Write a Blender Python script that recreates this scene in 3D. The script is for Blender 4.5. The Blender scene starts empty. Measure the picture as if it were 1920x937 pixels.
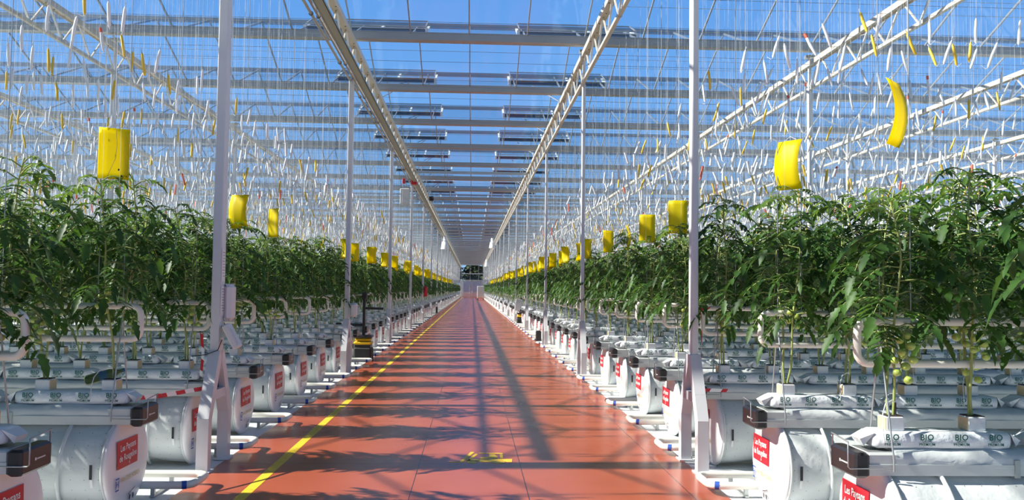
import bpy, math, random
import numpy as np
from mathutils import Vector, Matrix
R = math.radians
sc = bpy.context.scene
COL = sc.collection

# ---------------------------------------------------------------- camera, world, sun, exposure
F, YAW, PIT, ROL = 1597.85, .0462, .0461, .0118
cy_, sy_, cp_, sp_, cr_, sr_ = math.cos(YAW), math.sin(YAW), math.cos(PIT), math.sin(PIT), math.cos(ROL), math.sin(ROL)
def cam_vec(x, u, d):
    X = x*cr_-u*sr_; U = x*sr_+u*cr_
    y = d*cp_-U*sp_; z = d*sp_+U*cp_
    return Vector((X*cy_+y*sy_, -X*sy_+y*cy_, z))
cd = bpy.data.cameras.new('camera'); cam = bpy.data.objects.new('camera', cd); COL.objects.link(cam)
cd.sensor_width = 36; cd.lens = F/1920*36; cd.clip_end = 600; cd.clip_start = .05
rt, up, fw = cam_vec(1, 0, 0), cam_vec(0, 1, 0), cam_vec(0, 0, 1)
m = Matrix((rt, up, -fw)).transposed().to_4x4(); m.translation = Vector((0, 0, 1.6))
cam.matrix_world = m
sc.camera = cam

SUN_EL, SUN_STR, SKY_STR = 39, 8.6, .95
w = bpy.data.worlds.new('world'); sc.world = w; w.use_nodes = True
nt = w.node_tree; nt.nodes.clear()
tc = nt.nodes.new('ShaderNodeTexCoord'); sx = nt.nodes.new('ShaderNodeSeparateXYZ')
nt.links.new(tc.outputs['Generated'], sx.inputs[0])
rp = nt.nodes.new('ShaderNodeValToRGB'); nt.links.new(sx.outputs['Z'], rp.inputs[0])
el = rp.color_ramp.elements
el[0].position = 0.0; el[0].color = (.36, .56, .80, 1)
el[1].position = .9; el[1].color = (.035, .085, .22, 1)
for p, c in ((.06, (.27, .50, .84, 1)), (.16, (.18, .42, .84, 1)), (.33, (.125, .345, .80, 1)), (.5, (.06, .15, .36, 1))):
    e = el.new(p); e.color = c
bg = nt.nodes.new('ShaderNodeBackground'); bg.inputs['Strength'].default_value = SKY_STR
ow = nt.nodes.new('ShaderNodeOutputWorld')
nt.links.new(rp.outputs[0], bg.inputs[0]); nt.links.new(bg.outputs[0], ow.inputs[0])
sd = bpy.data.lights.new('sun', 'SUN'); so = bpy.data.objects.new('sun', sd); COL.objects.link(so)
sd.energy = SUN_STR; sd.angle = R(.6); sd.color = (1, .94, .84)
el_ = R(SUN_EL); tosun = Vector((-math.cos(el_), -.03*math.cos(el_), math.sin(el_)))
so.rotation_euler = tosun.to_track_quat('Z', 'Y').to_euler(); so.location = (-40, -5, 40)
sc.view_settings.view_transform = 'Standard'; sc.view_settings.look = 'None'
sc.view_settings.exposure = 0.25; sc.view_settings.gamma = 1
sc.view_settings.use_curve_mapping = False
sc.cycles.transparent_max_bounces = 40
sc.cycles.max_bounces = 7; sc.cycles.diffuse_bounces = 4; sc.cycles.glossy_bounces = 3; sc.cycles.transmission_bounces = 4
sc.cycles.caustics_reflective = False; sc.cycles.caustics_refractive = False
sc.cycles.sample_clamp_indirect = 6

# ---------------------------------------------------------------- materials
def newmat(name):
    m = bpy.data.materials.new(name); m.use_nodes = True
    return m, m.node_tree, m.node_tree.nodes['Principled BSDF']
def pmat(name, col, rough=.5, metal=0, noise=0, nscale=8, coat=0, bump=0, bscale=20, trans=0):
    m, t, b = newmat(name)
    b.inputs['Base Color'].default_value = (*col, 1); b.inputs['Roughness'].default_value = rough
    b.inputs['Metallic'].default_value = metal
    if coat: b.inputs['Coat Weight'].default_value = coat; b.inputs['Coat Roughness'].default_value = .1
    if noise or bump: tcn = t.nodes.new('ShaderNodeTexCoord')
    if noise:
        n = t.nodes.new('ShaderNodeTexNoise'); n.inputs['Scale'].default_value = nscale; n.inputs['Detail'].default_value = 3
        t.links.new(tcn.outputs['Object'], n.inputs['Vector'])
        mx = t.nodes.new('ShaderNodeMix'); mx.data_type = 'RGBA'
        mx.inputs[6].default_value = (*[c*(1-noise) for c in col], 1); mx.inputs[7].default_value = (*[min(1, c*(1+noise)) for c in col], 1)
        t.links.new(n.outputs[0], mx.inputs[0]); t.links.new(mx.outputs[2], b.inputs['Base Color'])
    if bump:
        n2 = t.nodes.new('ShaderNodeTexNoise'); n2.inputs['Scale'].default_value = bscale; n2.inputs['Detail'].default_value = 3
        t.links.new(tcn.outputs['Object'], n2.inputs['Vector'])
        bp = t.nodes.new('ShaderNodeBump'); bp.inputs['Strength'].default_value = bump; bp.inputs['Distance'].default_value = .02
        t.links.new(n2.outputs[0], bp.inputs['Height']); t.links.new(bp.outputs[0], b.inputs['Normal'])
    if trans:
        tr = t.nodes.new('ShaderNodeBsdfTranslucent'); tr.inputs[0].default_value = (*col, 1)
        ms = t.nodes.new('ShaderNodeMixShader'); ms.inputs[0].default_value = trans
        out = t.nodes['Material Output']
        t.links.new(b.outputs[0], ms.inputs[1]); t.links.new(tr.outputs[0], ms.inputs[2]); t.links.new(ms.outputs[0], out.inputs[0])
    return m
M = {}
M['steel'] = pmat('white_painted_steel', (.68, .69, .71), .42, noise=.06, nscale=3)
M['cream'] = pmat('cream_painted_steel', (.62, .58, .49), .45, noise=.08, nscale=2)
M['galv'] = pmat('galvanised_steel', (.50, .53, .52), .42, metal=.75, noise=.15, nscale=4)
M['alu'] = pmat('aluminium_gutter', (.40, .42, .43), .42, metal=.55, noise=.08, nscale=2)
M['bar'] = pmat('glazing_bar_metal', (.36, .40, .44), .5, metal=.6)
M['pipe'] = pmat('cream_white_pipe', (.80, .78, .70), .38, noise=.05)
M['film'] = pmat('white_plastic_film', (.75, .79, .785), .32, noise=.06, nscale=5, bump=.5, bscale=9, trans=.12)
M['bag'] = pmat('grow_bag_film', (.80, .84, .86), .36, noise=.06, bump=.5, bscale=22)
M['sheet'] = pmat('white_ground_sheet', (.74, .77, .78), .5, noise=.12, nscale=3, bump=.4, bscale=6)
M['grey'] = pmat('pale_grey_profile', (.62, .65, .63), .45, noise=.06)
M['cap'] = pmat('white_disc_film', (.86, .85, .84), .35, noise=.03, bump=.12, bscale=6)
M['black'] = pmat('black_plastic', (.025, .022, .024), .35)
M['rubber'] = pmat('black_rubber', (.02, .02, .02), .7)
M['red'] = pmat('red_print', (.58, .018, .035), .45, noise=.05)
M['white'] = pmat('white_print', (.88, .88, .86), .5)
M['paper'] = pmat('paper_white', (.80, .80, .80), .7, noise=.05)
M['ochre'] = pmat('ochre_print', (.66, .52, .22), .5)
M['blue'] = pmat('blue_print', (.03, .10, .45), .5)
M['ink'] = pmat('dark_ink', (.03, .03, .035), .6)
M['green_ink'] = pmat('dark_green_ink', (.01, .13, .10), .6)
M['tray'] = pmat('grey_green_cable_tray', (.36, .39, .33), .5, metal=.2)
M['wire'] = pmat('steel_wire', (.42, .44, .45), .4, metal=.6)
M['dwire'] = pmat('dark_steel_wire', (.16, .18, .22), .5, metal=.3)
M['twine'] = pmat('white_twine', (.85, .87, .88), .7, trans=.3)
M['hookw'] = pmat('white_bobbin_wire', (.90, .91, .92), .55)
M['hooky'] = pmat('yellow_bobbin_twine', (.86, .56, .05), .6)
M['hookr'] = pmat('red_bobbin_tip', (.85, .16, .08), .6)
M['trap'] = pmat('yellow_sticky_card', (1, .86, .002), .5, trans=.6)
M['cube'] = pmat('rockwool_block_side', (.62, .48, .27), .9, noise=.2, nscale=40)
M['cubew'] = pmat('rockwool_block_wrap', (.72, .75, .77), .55, noise=.12, nscale=30)
M['soil'] = pmat('dark_soil', (.035, .03, .02), .95)
M['stem'] = pmat('tomato_stem', (.30, .36, .11), .6, noise=.3, nscale=14)
M['tomato'] = pmat('green_tomato', (.40, .52, .10), .3, noise=.15, nscale=9, coat=.3)
M['yellow'] = pmat('yellow_floor_paint', (.80, .56, .03), .45, noise=.12, nscale=12)
M['yplastic'] = pmat('yellow_plastic', (.80, .50, .02), .4)
M['scr'] = pmat('dark_insect_screen', (.05, .048, .045), .8, noise=.35, nscale=25)
M['door'] = pmat('door_panel_paint', (.62, .60, .66), .5, noise=.04)
M['blabel'] = pmat('blue_bottle_label', (.07, .16, .24), .4)
M['bottle'] = pmat('green_bottle_plastic', (.16, .22, .08), .12, noise=.2, trans=.3)
M['bark'] = pmat('tree_bark', (.10, .08, .06), .9, noise=.3)
M['tree'] = pmat('tree_foliage', (.035, .06, .02), .8, noise=.5, nscale=2)
M['orange'] = pmat('orange_plastic', (.75, .22, .03), .5)

M['scr'].node_tree.nodes['Principled BSDF'].inputs['Specular IOR Level'].default_value = .05
def leafmat(name, a, b_, tr=.38):
    m, t, b = newmat(name)
    tcn = t.nodes.new('ShaderNodeTexCoord')
    n = t.nodes.new('ShaderNodeTexNoise'); n.inputs['Scale'].default_value = 5; n.inputs['Detail'].default_value = 2
    t.links.new(tcn.outputs['Object'], n.inputs['Vector'])
    rp = t.nodes.new('ShaderNodeValToRGB'); rp.color_ramp.elements[0].position = .35; rp.color_ramp.elements[1].position = .68
    rp.color_ramp.elements[0].color = (*a, 1); rp.color_ramp.elements[1].color = (*b_, 1)
    t.links.new(n.outputs[0], rp.inputs[0]); t.links.new(rp.outputs[0], b.inputs['Base Color'])
    b.inputs['Roughness'].default_value = .5; b.inputs['Specular IOR Level'].default_value = .35
    tr_ = t.nodes.new('ShaderNodeBsdfTranslucent')
    hs = t.nodes.new('ShaderNodeHueSaturation'); hs.inputs['Hue'].default_value = .475; hs.inputs['Value'].default_value = 1.9; hs.inputs['Saturation'].default_value = 1.1
    t.links.new(rp.outputs[0], hs.inputs['Color']); t.links.new(hs.outputs[0], tr_.inputs[0])
    ms = t.nodes.new('ShaderNodeMixShader'); ms.inputs[0].default_value = tr
    t.links.new(b.outputs[0], ms.inputs[1]); t.links.new(tr_.outputs[0], ms.inputs[2]); t.links.new(ms.outputs[0], t.nodes['Material Output'].inputs[0])
    return m
M['leaf'] = leafmat('tomato_leaf', (.022, .065, .014), (.060, .145, .026), .30)
M['leafy'] = leafmat('young_tomato_leaf', (.06, .14, .025), (.14, .26, .05))

def glassmat():
    m, t, b = newmat('roof_glass'); t.nodes.remove(b)
    tr = t.nodes.new('ShaderNodeBsdfTransparent'); tr.inputs[0].default_value = (.93, .96, .97, 1)
    gl = t.nodes.new('ShaderNodeBsdfGlossy'); gl.inputs['Roughness'].default_value = .05; gl.inputs[0].default_value = (.9, .95, 1, 1)
    lw = t.nodes.new('ShaderNodeLayerWeight')
    p5 = t.nodes.new('ShaderNodeMath'); p5.operation = 'POWER'; p5.inputs[1].default_value = 5; t.links.new(lw.outputs['Facing'], p5.inputs[0])
    fr = t.nodes.new('ShaderNodeMath'); fr.operation = 'MULTIPLY_ADD'; fr.inputs[1].default_value = .38; fr.inputs[2].default_value = .04; t.links.new(p5.outputs[0], fr.inputs[0])
    lw.inputs['Blend'].default_value = .5
    ms = t.nodes.new('ShaderNodeMixShader')
    t.links.new(fr.outputs[0], ms.inputs[0]); t.links.new(tr.outputs[0], ms.inputs[1]); t.links.new(gl.outputs[0], ms.inputs[2])
    t.links.new(ms.outputs[0], t.nodes['Material Output'].inputs[0]); return m
M['glass'] = glassmat()

def math_node(t, op, a=None, b=None, c=None):
    n = t.nodes.new('ShaderNodeMath'); n.operation = op
    for i, v in enumerate((a, b, c)):
        if v is None: continue
        if isinstance(v, (int, float)): n.inputs[i].default_value = v
        else: t.links.new(v, n.inputs[i])
    return n.outputs[0]
def floormat():
    m, t, b = newmat('red_epoxy_floor')
    tcn = t.nodes.new('ShaderNodeTexCoord'); s = t.nodes.new('ShaderNodeSeparateXYZ'); t.links.new(tcn.outputs['Object'], s.inputs[0])
    n = t.nodes.new('ShaderNodeTexNoise'); n.inputs['Scale'].default_value = .9; n.inputs['Detail'].default_value = 5
    t.links.new(tcn.outputs['Object'], n.inputs['Vector'])
    rp = t.nodes.new('ShaderNodeValToRGB'); rp.color_ramp.elements[0].position = .3; rp.color_ramp.elements[1].position = .7
    rp.color_ramp.elements[0].color = (.37, .078, .036, 1); rp.color_ramp.elements[1].color = (.45, .106, .050, 1)
    t.links.new(n.outputs[0], rp.inputs[0])
    def line(co, off, period, hw):
        p = math_node(t, 'PINGPONG', math_node(t, 'ADD', co, off), period/2)
        return math_node(t, 'LESS_THAN', p, hw)
    l = math_node(t, 'MAXIMUM', line(s.outputs['X'], .46, .92*2.4, .004), line(s.outputs['X'], -.46, .92*2.4, .004))
    l = math_node(t, 'MAXIMUM', l, line(s.outputs['Y'], .1, 4, .004))
    mx = t.nodes.new('ShaderNodeMix'); mx.data_type = 'RGBA'; mx.inputs[7].default_value = (.06, .02, .015, 1)
    t.links.new(l, mx.inputs[0]); t.links.new(rp.outputs[0], mx.inputs[6]); t.links.new(mx.outputs[2], b.inputs['Base Color'])
    n3 = t.nodes.new('ShaderNodeTexNoise'); n3.inputs['Scale'].default_value = 1.6; n3.inputs['Detail'].default_value = 4
    t.links.new(tcn.outputs['Object'], n3.inputs['Vector'])
    mr = t.nodes.new('ShaderNodeMapRange'); mr.inputs[3].default_value = .12; mr.inputs[4].default_value = .34
    t.links.new(n3.outputs[0], mr.inputs[0]); t.links.new(mr.outputs[0], b.inputs['Roughness'])
    b.inputs['Specular IOR Level'].default_value = .5
    n4 = t.nodes.new('ShaderNodeTexNoise'); n4.inputs['Scale'].default_value = 3
    t.links.new(tcn.outputs['Object'], n4.inputs['Vector'])
    bp = t.nodes.new('ShaderNodeBump'); bp.inputs['Strength'].default_value = .08; bp.inputs['Distance'].default_value = .01
    t.links.new(n4.outputs[0], bp.inputs['Height']); t.links.new(bp.outputs[0], b.inputs['Normal'])
    return m
M['floor'] = floormat()
def ductmat():
    m = M['film'].copy(); m.name = 'perforated_duct_film'; t = m.node_tree; b = t.nodes['Principled BSDF']
    tcn = t.nodes.new('ShaderNodeTexCoord'); s = t.nodes.new('ShaderNodeSeparateXYZ'); t.links.new(tcn.outputs['Object'], s.inputs[0])
    px = math_node(t, 'SUBTRACT', math_node(t, 'FRACT', math_node(t, 'DIVIDE', s.outputs['X'], .095)), .5)
    pz = math_node(t, 'SUBTRACT', math_node(t, 'FRACT', math_node(t, 'DIVIDE', s.outputs['Z'], .075)), .5)
    d = math_node(t, 'ADD', math_node(t, 'POWER', math_node(t, 'ABSOLUTE', px), 2), math_node(t, 'POWER', math_node(t, 'ABSOLUTE', pz), 2))
    l = math_node(t, 'LESS_THAN', d, .0013)
    mx = t.nodes.new('ShaderNodeMix'); mx.data_type = 'RGBA'; mx.inputs[7].default_value = (.25, .27, .27, 1)
    src = b.inputs['Base Color'].links[0].from_socket
    t.links.new(l, mx.inputs[0]); t.links.new(src, mx.inputs[6]); t.links.new(mx.outputs[2], b.inputs['Base Color'])
    return m
M['duct'] = ductmat()

# ---------------------------------------------------------------- helpers
class MB:
    def __init__(s): s.v = []; s.f = []; s.m = []; s.mats = []; s.sm = []
    def mi(s, mat):
        if mat not in s.mats: s.mats.append(mat)
        return s.mats.index(mat)
    def add(s, vs, fs, mat, smooth=False):
        o = len(s.v); k = s.mi(mat)
        s.v += [tuple(p) for p in vs]; s.f += [tuple(i+o for i in f) for f in fs]
        s.m += [k]*len(fs); s.sm += [smooth]*len(fs); return s
    def box(s, x0, x1, y0, y1, z0, z1, mat, bev=0):
        if bev:
            b = min(bev, abs(x1-x0)*.45, abs(y1-y0)*.45, abs(z1-z0)*.45)
            x0, x1 = sorted((x0, x1)); y0, y1 = sorted((y0, y1)); z0, z1 = sorted((z0, z1))
            vs = []
            for z, i in ((z0, b), (z0+b, 0), (z1-b, 0), (z1, b)):
                e = b+i
                vs += [(x0+e, y0+i, z), (x1-e, y0+i, z), (x1-i, y0+e, z), (x1-i, y1-e, z), (x1-e, y1-i, z), (x0+e, y1-i, z), (x0+i, y1-e, z), (x0+i, y0+e, z)]
            fs = [tuple(range(7, -1, -1)), tuple(range(24, 32))]
            for r in range(3):
                for i in range(8): fs.append((r*8+i, r*8+(i+1) % 8, (r+1)*8+(i+1) % 8, (r+1)*8+i))
            return s.add(vs, fs, mat)
        vs = [(x, y, z) for x in (x0, x1) for y in (y0, y1) for z in (z0, z1)]
        return s.add(vs, [(0, 1, 3, 2), (4, 6, 7, 5), (0, 4, 5, 1), (2, 3, 7, 6), (0, 2, 6, 4), (1, 5, 7, 3)], mat)
    def beam(s, a, b, w, h, mat):
        a, b = Vector(a), Vector(b); d = (b-a).normalized()
        u = Vector((0, 0, 1)) if abs(d.z) < .95 else Vector((1, 0, 0))
        r = d.cross(u).normalized(); u = r.cross(d)
        vs = [p+r*(i*w/2)+u*(j*h/2) for p in (a, b) for i in (-1, 1) for j in (-1, 1)]
        return s.add(vs, [(0, 1, 3, 2), (4, 6, 7, 5), (0, 4, 5, 1), (2, 3, 7, 6), (0, 2, 6, 4), (1, 5, 7, 3)], mat)
    def tube(s, pts, r, mat, n=8, closed=False, caps=True, radii=None):
        P = [Vector(p) for p in pts]; L = len(P); vs = []; fs = []
        ref = None
        for i, p in enumerate(P):
            a = P[i-1] if (i > 0 or closed) else p; b = P[(i+1) % L] if (i < L-1 or closed) else p
            d = (b-a).normalized()
            if ref is None:
                ref = Vector((0, 0, 1)) if abs(d.z) < .9 else Vector((0, 1, 0))
            u = (ref-d*ref.dot(d)).normalized(); w = d.cross(u); ref = u
            rr = radii[i] if radii else r
            for k in range(n):
                t = 2*math.pi*k/n; vs.append(p+(u*math.cos(t)+w*math.sin(t))*rr)
        for i in range(L if closed else L-1):
            j = (i+1) % L
            for k in range(n): fs.append((i*n+k, i*n+(k+1) % n, j*n+(k+1) % n, j*n+k))
        s.add(vs, fs, mat, True)
        if caps and not closed: s.add([vs[k] for k in range(n)], [tuple(range(n-1, -1, -1))], mat); s.add([vs[(L-1)*n+k] for k in range(n)], [tuple(range(n))], mat)
        return s
    def cyl(s, c, r, z0, z1, mat, n=16, r2=None):
        return s.tube([(c[0], c[1], z0), (c[0], c[1], z1)], r, mat, n, radii=[r, r if r2 is None else r2])
    def ball(s, c, r, mat, nu=8, nv=6, sq=(1, 1, 1)):
        vs = []; fs = []
        for i in range(nv+1):
            ph = math.pi*i/nv
            for k in range(nu):
                t = 2*math.pi*k/nu; vs.append((c[0]+r*sq[0]*math.sin(ph)*math.cos(t), c[1]+r*sq[1]*math.sin(ph)*math.sin(t), c[2]+r*sq[2]*math.cos(ph)))
        for i in range(nv):
            for k in range(nu): fs.append((i*nu+k, (i+1)*nu+k, (i+1)*nu+(k+1) % nu, i*nu+(k+1) % nu))
        return s.add(vs, fs, mat, True)
    def mesh(s, name):
        me = bpy.data.meshes.new(name); me.from_pydata(s.v, [], s.f)
        for m in s.mats: me.materials.append(m)
        me.polygons.foreach_set('material_index', s.m); me.polygons.foreach_set('use_smooth', s.sm); me.update(); return me
def ob(name, data, parent=None, loc=None, rot=None, **kw):
    o = bpy.data.objects.new(name, data); COL.objects.link(o)
    if parent: o.parent = parent
    if loc: o.location = loc
    if rot: o.rotation_euler = rot
    for k, v in kw.items(): o[k] = v
    return o
def T(o, label, cat, group=None):
    if len(label.split()) > 16: print('LONG', label)
    o['label'] = label; o['category'] = cat
    if group: o['group'] = group
    return o
def S(name, mb, **kw):
    return ob(name, mb.mesh(name) if isinstance(mb, MB) else mb, kind='structure', **kw)
def kids(o): return [c for c in ALLK.get(o.name, [])]
def np_mesh(name, V, Fc, mats, mi=None, smooth=False):
    """V (n,3), Fc (m,k) constant k"""
    me = bpy.data.meshes.new(name); k = Fc.shape[1]
    me.vertices.add(len(V)); me.vertices.foreach_set('co', np.asarray(V, np.float32).ravel())
    me.loops.add(Fc.size); me.loops.foreach_set('vertex_index', Fc.astype(np.int32).ravel())
    me.polygons.add(len(Fc)); me.polygons.foreach_set('loop_start', np.arange(0, Fc.size, k, dtype=np.int32))
    me.polygons.foreach_set('loop_total', np.full(len(Fc), k, np.int32))
    for m in mats: me.materials.append(m)
    if mi is not None: me.polygons.foreach_set('material_index', np.asarray(mi, np.int32))
    me.update(calc_edges=True); return me
def text_mesh(mb, body, size, fn, mat, align='CENTER', space=1.0, bold=.018):
    """fn maps (x, y) in text plane to a 3D point"""
    c = bpy.data.curves.new('t', 'FONT'); c.body = body; c.size = size; c.align_x = align; c.align_y = 'CENTER'; c.resolution_u = 2; c.offset = bold*size
    c.space_character = space
    o = bpy.data.objects.new('t', c); COL.objects.link(o)
    me = bpy.data.meshes.new_from_object(o)
    vs = [fn(v.co.x, v.co.y) for v in me.vertices]; fs = [tuple(p.vertices) for p in me.polygons]
    mb.add(vs, fs, mat)
    bpy.data.objects.remove(o); bpy.data.curves.remove(c); bpy.data.meshes.remove(me)
ORD = ['first', 'second', 'third', 'fourth', 'fifth', 'sixth', 'seventh', 'eighth', 'ninth', 'tenth', 'eleventh', 'twelfth', 'thirteenth', 'fourteenth', 'fifteenth', 'sixteenth', 'seventeenth', 'eighteenth', 'nineteenth', 'twentieth']
def side_name(s): return 'left' if s < 0 else 'right'

# ---------------------------------------------------------------- the layout of the greenhouse
XL, XR = -2.29, 2.05           # post lines at the aisle
BX = {-1: 2.30, 1: 2.07}       # aisle end of the gutters
ROW0, PITCH, NROW = 4.70, 1.6, 98
YEND = 162.0; HG = 6.12; G0 = 7.55
def rowY(n): return ROW0+PITCH*n
rng = random.Random(7)

# ---------------------------------------------------------------- floor and ground
S('floor', MB().box(-2.25, 2.02, -12, YEND, -.12, 0, M['floor']))
S('floor_sheet', MB().box(-98, -2.25, -14, YEND, -.13, -.006, M['sheet']), label='white ground sheet under the crop rows left of the aisle')
S('floor_sheet', MB().box(2.02, 98, -14, YEND, -.13, -.006, M['sheet']), label='white ground sheet under the crop rows right of the aisle')
M['grass'] = pmat('outside_grass', (.05, .09, .03), .9, noise=.4, nscale=.3)
S('ground', MB().box(-300, 300, -120, 400, -.3, -.14, M['grass']))
# painted line and forklift pictogram: thin paint films on the floor
T(ob('floor_line', MB().box(-1.77, -1.685, -12, YEND-.5, .0, .0016, M['yellow']).mesh('floor_line')), 'long yellow line painted on the red floor along the left side', 'floor marking')
fk = MB()
def flat(pts): 
    n = len(pts); fk.add([(x, y, .0018) for x, y in pts]+[(x, y, 0) for x, y in pts], [tuple(range(n))]+[(i, i+n, (i+1) % n+n, (i+1) % n) for i in range(n)], M['yellow'])
flat([(-.19, 7.96), (-.07, 7.955), (.045, 8.45), (.01, 8.46), (-.095, 7.99), (-.19, 7.985)])
flat([(-.02, 7.97), (.08, 8.35), (.055, 8.37), (-.05, 7.98)])
flat([(-.04, 8.02), (.0, 8.10), (.40, 8.12), (.39, 7.97), (.35, 7.97), (.31, 8.04), (.25, 8.05), (.20, 7.98), (.10, 7.97), (.06, 8.03), (.0, 8.03)])
flat([(.09, 8.385), (.32, 8.37), (.32, 8.405), (.09, 8.42)])
flat([(.29, 8.15), (.315, 8.15), (.32, 8.37), (.29, 8.37)])
flat([(.10, 8.13), (.26, 8.15), (.265, 8.24), (.24, 8.34), (.19, 8.36), (.185, 8.22), (.10, 8.19)])
for cx, cyy, r in ((.025, 7.965, .045), (.265, 7.965, .06)):
    flat([(cx+r*math.cos(a*math.pi/9), cyy+r*1.05*math.sin(a*math.pi/9)) for a in range(18)])
T(ob('forklift_pictogram', fk.mesh('forklift_pictogram')), 'yellow forklift pictogram painted on the red aisle floor', 'floor marking')

# ---------------------------------------------------------------- roof: glass, bars, ridges, gutters
RZ = HG+.95; NB = 44
XS0, XS1 = -98.0, 98.0
gl = MB(); 
bays = [G0+4*k for k in range(-5, 39) if G0+4*k < YEND+.1]
for yb in bays:
    y2 = min(yb+4, YEND+.6)
    gl.add([(XS0, yb+.05, HG+.16), (XS1, yb+.05, HG+.16), (XS1, yb+2, RZ), (XS0, yb+2, RZ)], [(0, 1, 2, 3)], M['glass'])
    gl.add([(XS0, yb+2, RZ), (XS1, yb+2, RZ), (XS1, y2-.05, HG+.16), (XS0, y2-.05, HG+.16)], [(0, 1, 2, 3)], M['glass'])
ceil = S('ceiling', gl)
for i, yb in enumerate(bays):
    rd = MB().box(XS0, XS1, yb+1.97, yb+2.03, RZ-.07, RZ+.03, M['bar'])
    ob('ridge_beam', rd.mesh('ridge_beam'), ceil)
    gb = MB(); xm = min(60 if yb > 60 else .66*max(yb+4, 8)+4, 98)
    k0 = int(-xm/1.07); 
    for k in range(k0, -k0+1):
        x = -.12+k*1.07
        gb.beam((x, yb+.05, HG+.13), (x, yb+2, RZ-.03), .022, .04, M['bar'])
        gb.beam((x, yb+3.95, HG+.13), (x, yb+2, RZ-.03), .022, .04, M['bar'])
    ob('glazing_bars', gb.mesh('glazing_bars'), ceil)
gprof = MB()
pr = [(-.10, .16), (-.085, .02), (-.05, 0), (.05, 0), (.085, .02), (.10, .16), (.08, .16), (.06, .05), (-.06, .05), (-.08, .16)]
vs = [(x, a, b) for x in (XS0, XS1) for a, b in pr]; n = len(pr)
gprof.add(vs, [(i, (i+1) % n, n+(i+1) % n, n+i) for i in range(n)]+[tuple(range(n)), tuple(range(2*n-1, n-1, -1))], M['alu'])
gm = gprof.mesh('roof_gutter')
for i, yb in enumerate(bays+[bays[-1]+4]):
    j = i-6
    lab = f'{ORD[j]} metal roof gutter crossing above the aisle, counted from the top of the photo' if 0 <= j < 8 else ('metal roof gutter crossing far down the glass roof' if j >= 8 else 'metal roof gutter overhead nearest the camera')
    T(ob('roof_gutter', gm, loc=(0, yb, HG)), lab, 'roof gutter', 'roof gutters crossing the greenhouse')
# thin screen wires just under the gutters
wm = MB().tube([(XS0, 0, 0), (XS1, 0, 0)], .0035, M['dwire'], 4).mesh('screen_wire')
for i, yb in enumerate(bays[5:24]):
    for k, dy in enumerate((.35, 1.3, 2.6, 3.4)):
        T(ob('screen_wire', wm, loc=(0, yb+dy, HG-.06+.05*(k % 2))), 'thin dark wire stretched across the roof below the glass', 'wire', 'thin wires below the roof')

# roof vents over the two aisle truss lines
def vent_meshes():
    # local origin: lower edge bar of the vent, just under the near glass slope
    a = MB().box(-1.18, 1.18, -.05, .05, -.11, -.01, M['scr']); a.box(-1.20, 1.20, -.055, .055, -.012, .004, M['steel']); a.box(-1.20, 1.20, -.056, -.045, -.125, -.108, M['galv'])
    out = [a.mesh('bottom_bar')]
    for x in (-1.2, .28, 1.2):
        b = MB().beam((x, 0, -.035), (x, .74, .27), .05, .045, M['white'])
        if x != .28: b.box(x-.03, x+.03, -.06, .06, -.12, .01, M['white'])
        out.append(b.mesh('side_arm'))
    q = [(-1.18, .0, .06), (1.18, .0, .06), (1.18, .76, .40), (-1.18, .76, .40)]
    d = MB()
    for k in range(4): d.beam(q[k], q[(k+1) % 4], .02, .02, M['bar'])
    out.append(d.mesh('flap_frame')); out.append(MB().add(q, [(0, 1, 2, 3)], M['glass']).mesh('flap_glass'))
    out.append(MB().beam((.3, -.55, -.30), (.62, .3, .02), .018, .018, M['dwire']).mesh('push_rod'))
    return out
VM = vent_meshes()
for i, yb in enumerate(bays[5:]):
    for s, x in ((-1, -2.17), (1, 2.05)):
        o = ob('roof_vent', None, loc=(x, yb+1.25, HG+.16+.405*1.2-.02))
        T(o, (f'{ORD[i-2]} open roof vent above the {side_name(s)} aisle truss, counted from the top of the photo' if 2 <= i < 9 else f'open roof vent far down above the {side_name(s)} aisle truss'), 'roof vent', 'open roof vents along the aisle')
        for me in VM: ob(me.name.split('.')[0], me, o)

# ---------------------------------------------------------------- posts and trusses
def post_mesh(k):
    p = MB().box(-.05, .05, -.05, .05, .98, 5.50, M['steel'], .006)
    return p.mesh('post')
def post_parts():
    body = [MB().box(-w, w, -d, d, .98, 5.46, M['steel'], .008).mesh('post_body') for w, d in ((.042, .065), (.030, .065))]
    legs = []
    for d in (-1, 1):
        l = MB()
        # slanted then vertical leg
        y0, y1 = d*.0, d*.30
        pr = [(y0+d*.01, 1.02), (y0+d*.075, 1.02), (y1+d*.045, .46), (y1+d*.045, 0), (y1-d*.05, 0), (y1-d*.05, .44), (y0-d*.01+d*.02, .93)]
        n = len(pr); vs = [(x, a, b) for x in (-.05, .05) for a, b in pr]
        l.add(vs, [tuple(range(n)), tuple(range(2*n-1, n-1, -1))]+[(i, n+i, n+(i+1) % n, (i+1) % n) for i in range(n)], M['steel'])
        l.box(-.07, .07, y1-.08*1, y1+.08*1, 0, .012, M['steel'])
        legs.append(l.mesh('leg'))
    cb = MB().box(-.045, .045, -.24, .24, .60, .68, M['steel']).mesh('crossbar')
    st = MB().box(-.025, .025, -.025, .025, 5.46, HG+.02, M['steel']); st.box(-.09, .09, -.06, .06, HG-.05, HG, M['galv'])
    return body, legs, cb, st.mesh('top_strut')
PB, PL, PC, PS = post_parts()
def post(x, y, lab, base=True):
    o = ob('roof_post', (PB[0] if x < 0 else PB[1]) if base else PB2, loc=(x, y, 0)); T(o, lab, 'post', 'white roof posts')
    if base:
        for l in PL: ob('leg', l, o)
        ob('crossbar', PC, o)
    ob('top_strut', PS, o)
    return o
b2 = MB().box(-.042, .042, -.052, .052, 0, 5.46, M['steel'], .008); PB2 = b2.mesh('post_body')
LINES = [(XL-4.33*k, k, -1) for k in range(0, 8)]+[(XR+4.33*k, k, 1) for k in range(0, 8)]
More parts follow.
